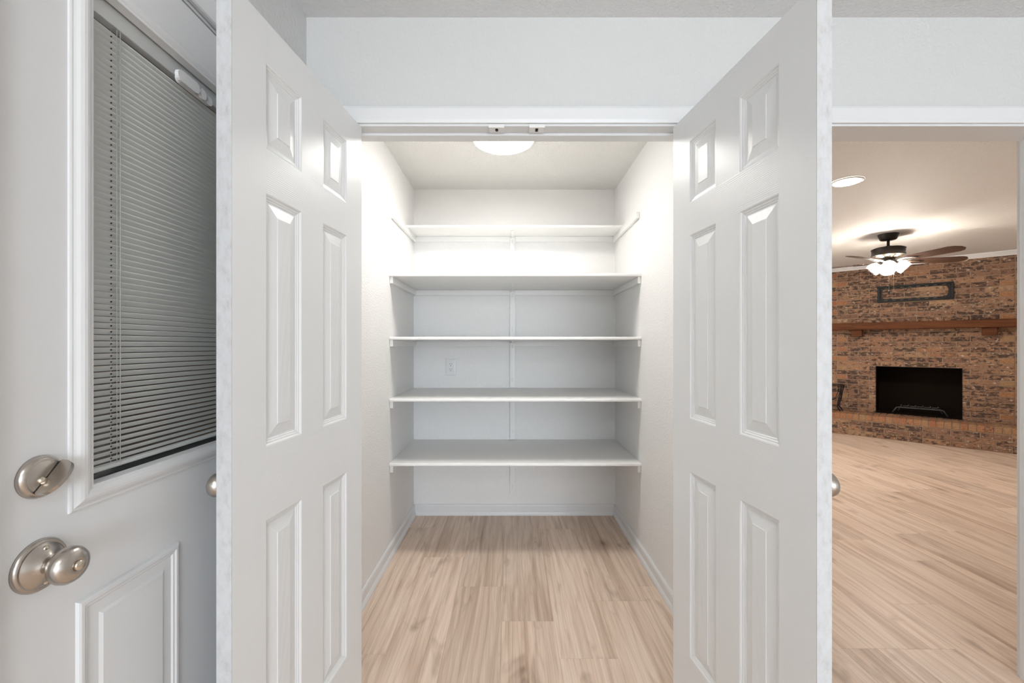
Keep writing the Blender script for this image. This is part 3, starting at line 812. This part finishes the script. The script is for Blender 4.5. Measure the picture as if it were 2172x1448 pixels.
# hearth
HD = .417; HZ = .300
he = empty('hearth', (*FO, 0), FA, label='raised brick hearth with an orange rowlock edge before the firebox', category='hearth')
hu0, hu1 = -.25, 1.98
MB().box(hu0, -HD + .006, 0, hu1, -.004, HZ - .006).build('core', M['mortar'], he)
hb = .0705
for r_ in range(3):
    x = hu0 - (BL / 2 if r_ % 2 else 0) - .06
    while x < hu1:
        lay(max(x, hu0), min(x + BL, hu1), r_ * hb + hb / 2 + .002, hb - MJ, he, -HD, 'brick', .085); x += BL
x = hu0; rw = .0695
rk = random.Random(8)
while x < hu1 - .02:
    zt = HZ - .0415
    o = put('brick', brick_mesh(rw - MJ, .078, .24, 'brick_o', rk.randint(0, 2)), he); o.location = (x + rw / 2, -HD - .002 + rk.uniform(-.002, .002), zt + .0025)
    o = put('brick', brick_mesh(rw - MJ, .078, .163, 'brick', rk.randint(0, 2)), he); o.location = (x + rw / 2, -.168, zt + .0025)
    x += rw

# mantel
mz0, mz1 = 1.492, 1.590
ma = empty('mantel_shelf', (*FO, 0), FA, label='long reddish brown wooden mantel beam on the brick wall', category='mantel')
MB().box(-.255, -.185, mz0, 2.0, -.0022, mz1, .004).build('beam', M['mantel'], ma)
for uc in (.245, 1.538):
    MB().box(uc - .062, -.125, mz0 - .098, uc + .062, -.0022, mz0, .004).build('corbel', M['mantel'], ma)

# TV mount
tvu0, tvu1, tz0, tz1 = .470, 1.232, 1.876, 2.107
tv = empty('tv_wall_mount', (*FO, 0), FA, label='empty black metal television wall mount frame above the mantel', category='tv mount')
def rr_rect(x0, z0, x1, z1, r, seg=5):
    p = []
    for cx, cz, a0 in ((x1 - r, z1 - r, 0), (x0 + r, z1 - r, 90), (x0 + r, z0 + r, 180), (x1 - r, z0 + r, 270)):
        for i in range(seg + 1):
            a = R(a0 + 90 * i / seg); p.append((cx + r * math.cos(a), cz + r * math.sin(a)))
    return p
def flat_ring(o_, i_, y0, y1):
    n = len(o_); mb = MB()
    v = [(x, y0, z_) for x, z_ in o_] + [(x, y0, z_) for x, z_ in i_] + [(x, y1, z_) for x, z_ in o_] + [(x, y1, z_) for x, z_ in i_]
    F = []
    for k in range(n):
        l = (k + 1) % n
        F += [(k, l, n + l, n + k), (2 * n + k, 3 * n + k, 3 * n + l, 2 * n + l), (k, 2 * n + k, 2 * n + l, l), (n + k, n + l, 3 * n + l, 3 * n + k)]
    return mb.add(v, F)
yb = -.0035
flat_ring(rr_rect(tvu0 + .02, tz0 + .032, tvu1 - .02, tz1 - .032, .004), rr_rect(tvu0 + .045, tz0 + .045, tvu1 - .05, tz1 - .045, .045), yb - .006, yb).build('inner_frame', M['black'], tv)
for z0_, z1_ in ((tz0, tz0 + .025), (tz1 - .025, tz1)):
    MB().box(tvu0, yb - .028, z0_, tvu1, yb, z1_, .004).build('rail', M['black'], tv)
for x0_, x1_ in ((tvu0, tvu0 + .030), (tvu1 - .030, tvu1)):
    MB().box(x0_, yb - .026, tz0 + .022, x1_, yb, tz1 - .022, .003).build('end_plate', M['black'], tv)
for i in range(9):
    xx = tvu0 + .05 + i * (tvu1 - tvu0 - .1) / 8
    for zz in (tz0 + .022, tz1 - .032):
        MB().box(xx - .024, yb - .006, zz, xx + .024, yb, zz + .010).build('web', M['black'], tv)

# fire grate
gr = empty('fire_grate', (*FO, 0), FA, label='black iron log grate inside the dark firebox', category='grate')
gz = fz0 + .001
def gbar(y, u0, u1, top, foot, nm):
    MB().tube([(u0 - foot, y - .01, gz + .006), (u0, y, gz + top), (u0 + .02, y, gz + top + .006), (u1 - .02, y, gz + top + .006), (u1, y, gz + top), (u1 + foot, y - .01, gz + .006)], .0095, 8).build(nm, M['steelbar'], gr)
gbar(.105, .665, 1.138, .080, .042, 'front_bar'); gbar(.32, .70, 1.10, .080, .03, 'back_bar')
for i in range(6):
    u = .719 + i * .0734
    MB().tube([(u, .085, gz + .128), (u, .10, gz + .112), (u, .12, gz + .099), (u, .34, gz + .099)], .0085, 4).build('cross_bar', M['steelbar'], gr)

# black iron stand on the hearth
sx, sy = FO[0] + .707 * (-.030) - .707 * .19 * 1, FO[1] - .707 * (-.030) - .707 * .19
isd = empty('iron_stand', (sx, sy, HZ + .006), R(-45), label='black wrought iron stand with flared feet on the hearth end', category='stand')
hs, tsz, ns = .375, .125, .072
for ax in (-1, 1):
    for ay in (-1, 1):
        MB().tube([(ax * tsz, ay * tsz, hs), (ax * ns, ay * ns, .075), (ax * (ns - .002), ay * (ns - .002), .06), (ax * (ns + .035), ay * (ns + .035), .004)], .0075, 8).build('leg', M['black'], isd)
tp = [(-tsz, -tsz, hs), (tsz, -tsz, hs), (tsz, tsz, hs), (-tsz, tsz, hs)]
for i in range(4):
    a, b = Vector(tp[i]), Vector(tp[(i + 1) % 4])
    MB().tube([a, b], .006, 8).build('top_rail', M['black'], isd)
    k = ns / tsz
    MB().tube([Vector((a.x * k, a.y * k, .068)), Vector((b.x * k, b.y * k, .068))], .004, 8).build('stretcher', M['black'], isd)
    k2 = .86
    MB().tube([Vector((a.x * k2, a.y * k2, hs - .085)), Vector((b.x * k2, b.y * k2, hs - .085))], .003, 6).build('stretcher', M['black'], isd)
    arc = []
    for j in range(11):
        t_ = j / 10; sft = math.sin(math.pi * t_)
        kk = .62 + (.38 - .0) * (1 - abs(2 * t_ - 1)) * 0
        px_ = a.lerp(b, .5) ; e = .92 - .0 * t_
        ang = math.pi * t_
        off = math.cos(ang) * .5 * .80
        arc.append(Vector((px_.x + (b.x - a.x) * off * .95, px_.y + (b.y - a.y) * off * .95, hs - .012 - .21 * math.sin(ang) ** .9 - 0)) * 1)
    arc = [Vector((p.x * (1 - .30 * (hs - p.z) / hs), p.y * (1 - .30 * (hs - p.z) / hs), p.z)) for p in arc]
    MB().tube(arc, .004, 6).build('scroll', M['black'], isd)

# ------------------------------------------------------------------ ceiling fan
FX, FY, FZB = 3.983, 4.500, 2.125
fan = empty('ceiling_fan', (FX, FY, ZC), label='dark bronze ceiling fan with walnut blades and lit glass shades', category='ceiling fan')
zt = lambda z_: 1.275 + (z_ - 1.275) * 1.0286 - ZC
MB().lathe([(.088, -.0005), (.088, -.008), (.085, -.013), (.070, -.056), (.062, -.062), (.03, -.065), (.0, -.065)], 40).build('canopy', M['bronze'], fan)
MB().lathe([(.013, zt(2.35)), (.013, zt(2.275))], 20).build('downrod', M['bronze'], fan)
MB().lathe([(.022, zt(2.288)), (.026, zt(2.284)), (.026, zt(2.275)), (.060, zt(2.274)), (.118, zt(2.268)), (.142, zt(2.258)), (.144, zt(2.252)), (.138, zt(2.248)), (.138, zt(2.200)), (.142, zt(2.197)), (.142, zt(2.190)), (.132, zt(2.184))], 56).build('motor_housing', M['bronze'], fan)
MB().lathe([(.131, zt(2.186)), (.122, zt(2.176)), (.085, zt(2.172)), (.080, zt(2.164)), (.0, zt(2.163))], 56).build('motor_plate', M['chrome'], fan)
MB().lathe([(.040, zt(2.166)), (.058, zt(2.160)), (.060, zt(2.118)), (.052, zt(2.108)), (.030, zt(2.100)), (.018, zt(2.075)), (.010, zt(2.062)), (0, zt(2.060))], 40).build('light_kit', M['bronze'], fan)
bo = [(.195, -.052), (.30, -.062), (.585, -.073), (.630, -.058), (.662, -.022), (.662, .022), (.630, .058), (.585, .073), (.30, .062), (.195, .052)]
for i in range(5):
    a = R(60 + 72 * i)
    mt = Matrix.Translation((0, 0, zt(FZB))) @ Matrix.Rotation(a, 4, 'Z') @ Matrix.Rotation(R(-13), 4, 'X') @ Matrix.Scale(1.04, 4, (1, 0, 0))
    # blade outline: raked tip
    n = len(bo); v = [(x, y, .004) for x, y in bo] + [(x, y, -.002) for x, y in bo]
    b_ = MB().add(v, [tuple(range(n)), tuple(range(n, 2 * n))[::-1]] + [(k, (k + 1) % n, n + (k + 1) % n, n + k) for k in range(n)]).build('blade', M['blade'], fan)
    b_.matrix_local = mt
    ir = MB()
    oo = [(.19 + .095 * math.cos(t_), .042 * math.sin(t_)) for t_ in [2 * math.pi * k / 20 for k in range(20)]]
    ii = [(.195 + .070 * math.cos(t_), .024 * math.sin(t_)) for t_ in [2 * math.pi * k / 20 for k in range(20)]]
    v = [(x, y, -.003) for x, y in oo] + [(x, y, -.003) for x, y in ii] + [(x, y, -.009) for x, y in oo] + [(x, y, -.009) for x, y in ii]
    F = []; n = 20
    for k in range(n):
        l = (k + 1) % n
        F += [(k, l, n + l, n + k), (2 * n + k, 3 * n + k, 3 * n + l, 2 * n + l), (k, 2 * n + k, 2 * n + l, l), (n + k, n + l, 3 * n + l, 3 * n + k)]
    ir.add(v, F); ir.add([(.05, -.014, .022), (.05, .014, .022), (.11, .016, -.003), (.11, -.016, -.003), (.05, -.014, .014), (.05, .014, .014), (.11, .016, -.010), (.11, -.016, -.010)],
                         [(0, 1, 2, 3), (4, 7, 6, 5), (0, 4, 5, 1), (1, 5, 6, 2), (2, 6, 7, 3), (3, 7, 4, 0)])
    i_ = ir.build('blade_iron', M['bronze'], fan); i_.matrix_local = mt
    for px_ in (.24, .27): 
        s_ = MB().lathe([(.007, .004), (.006, .008), (0, .009)], 10, Matrix.Translation((px_, 0, 0))).build('screw', M['bronze'], i_)
for i in range(4):
    az = R(228 + 4 + 90 * i); dn = R(42)       # pointing out and down
    d = Vector((math.cos(az) * math.cos(dn), math.sin(az) * math.cos(dn), -math.sin(dn)))
    o0 = Vector((math.cos(az) * .050, math.sin(az) * .050, zt(2.118)))
    mt = axis_mtx(o0, d)
    MB().lathe([(.018, -.014), (.026, -.006), (.031, .012), (.0315, .036), (.0285, .036), (.0275, .014)], 24, mt).build('socket', M['bronze'], fan)
    sh = MB().lathe([(.033, .014), (.035, .024), (.046, .042), (.058, .065), (.064, .088), (.064, .105), (.061, .122), (.0595, .122), (.0625, .105), (.0625, .088), (.0565, .065), (.0445, .043), (.0335, .025), (.0318, .014)], 36, mt, cap=False).build('glass_shade', M['shade'], fan)
    MB().lathe([(.012, .024), (.015, .036), (.022, .050), (.0265, .066), (.024, .082), (.015, .092), (0, .096)], 20, mt).build('bulb', M['bulb'], sh)
for dx, dz in ((-.020, 1.828), (.030, 1.812)):
    MB().tube([(dx, -.03, zt(2.105)), (dx, -.03, zt(dz))], .0012, 6).build('pull_chain', M['chrome'], fan)
    MB().lathe([(.003, .035), (.008, .030), (.0085, .006), (.004, 0)], 14, Matrix.Translation((dx, -.03, zt(dz) - .033))).build('chain_pull', M['bronze'], fan)
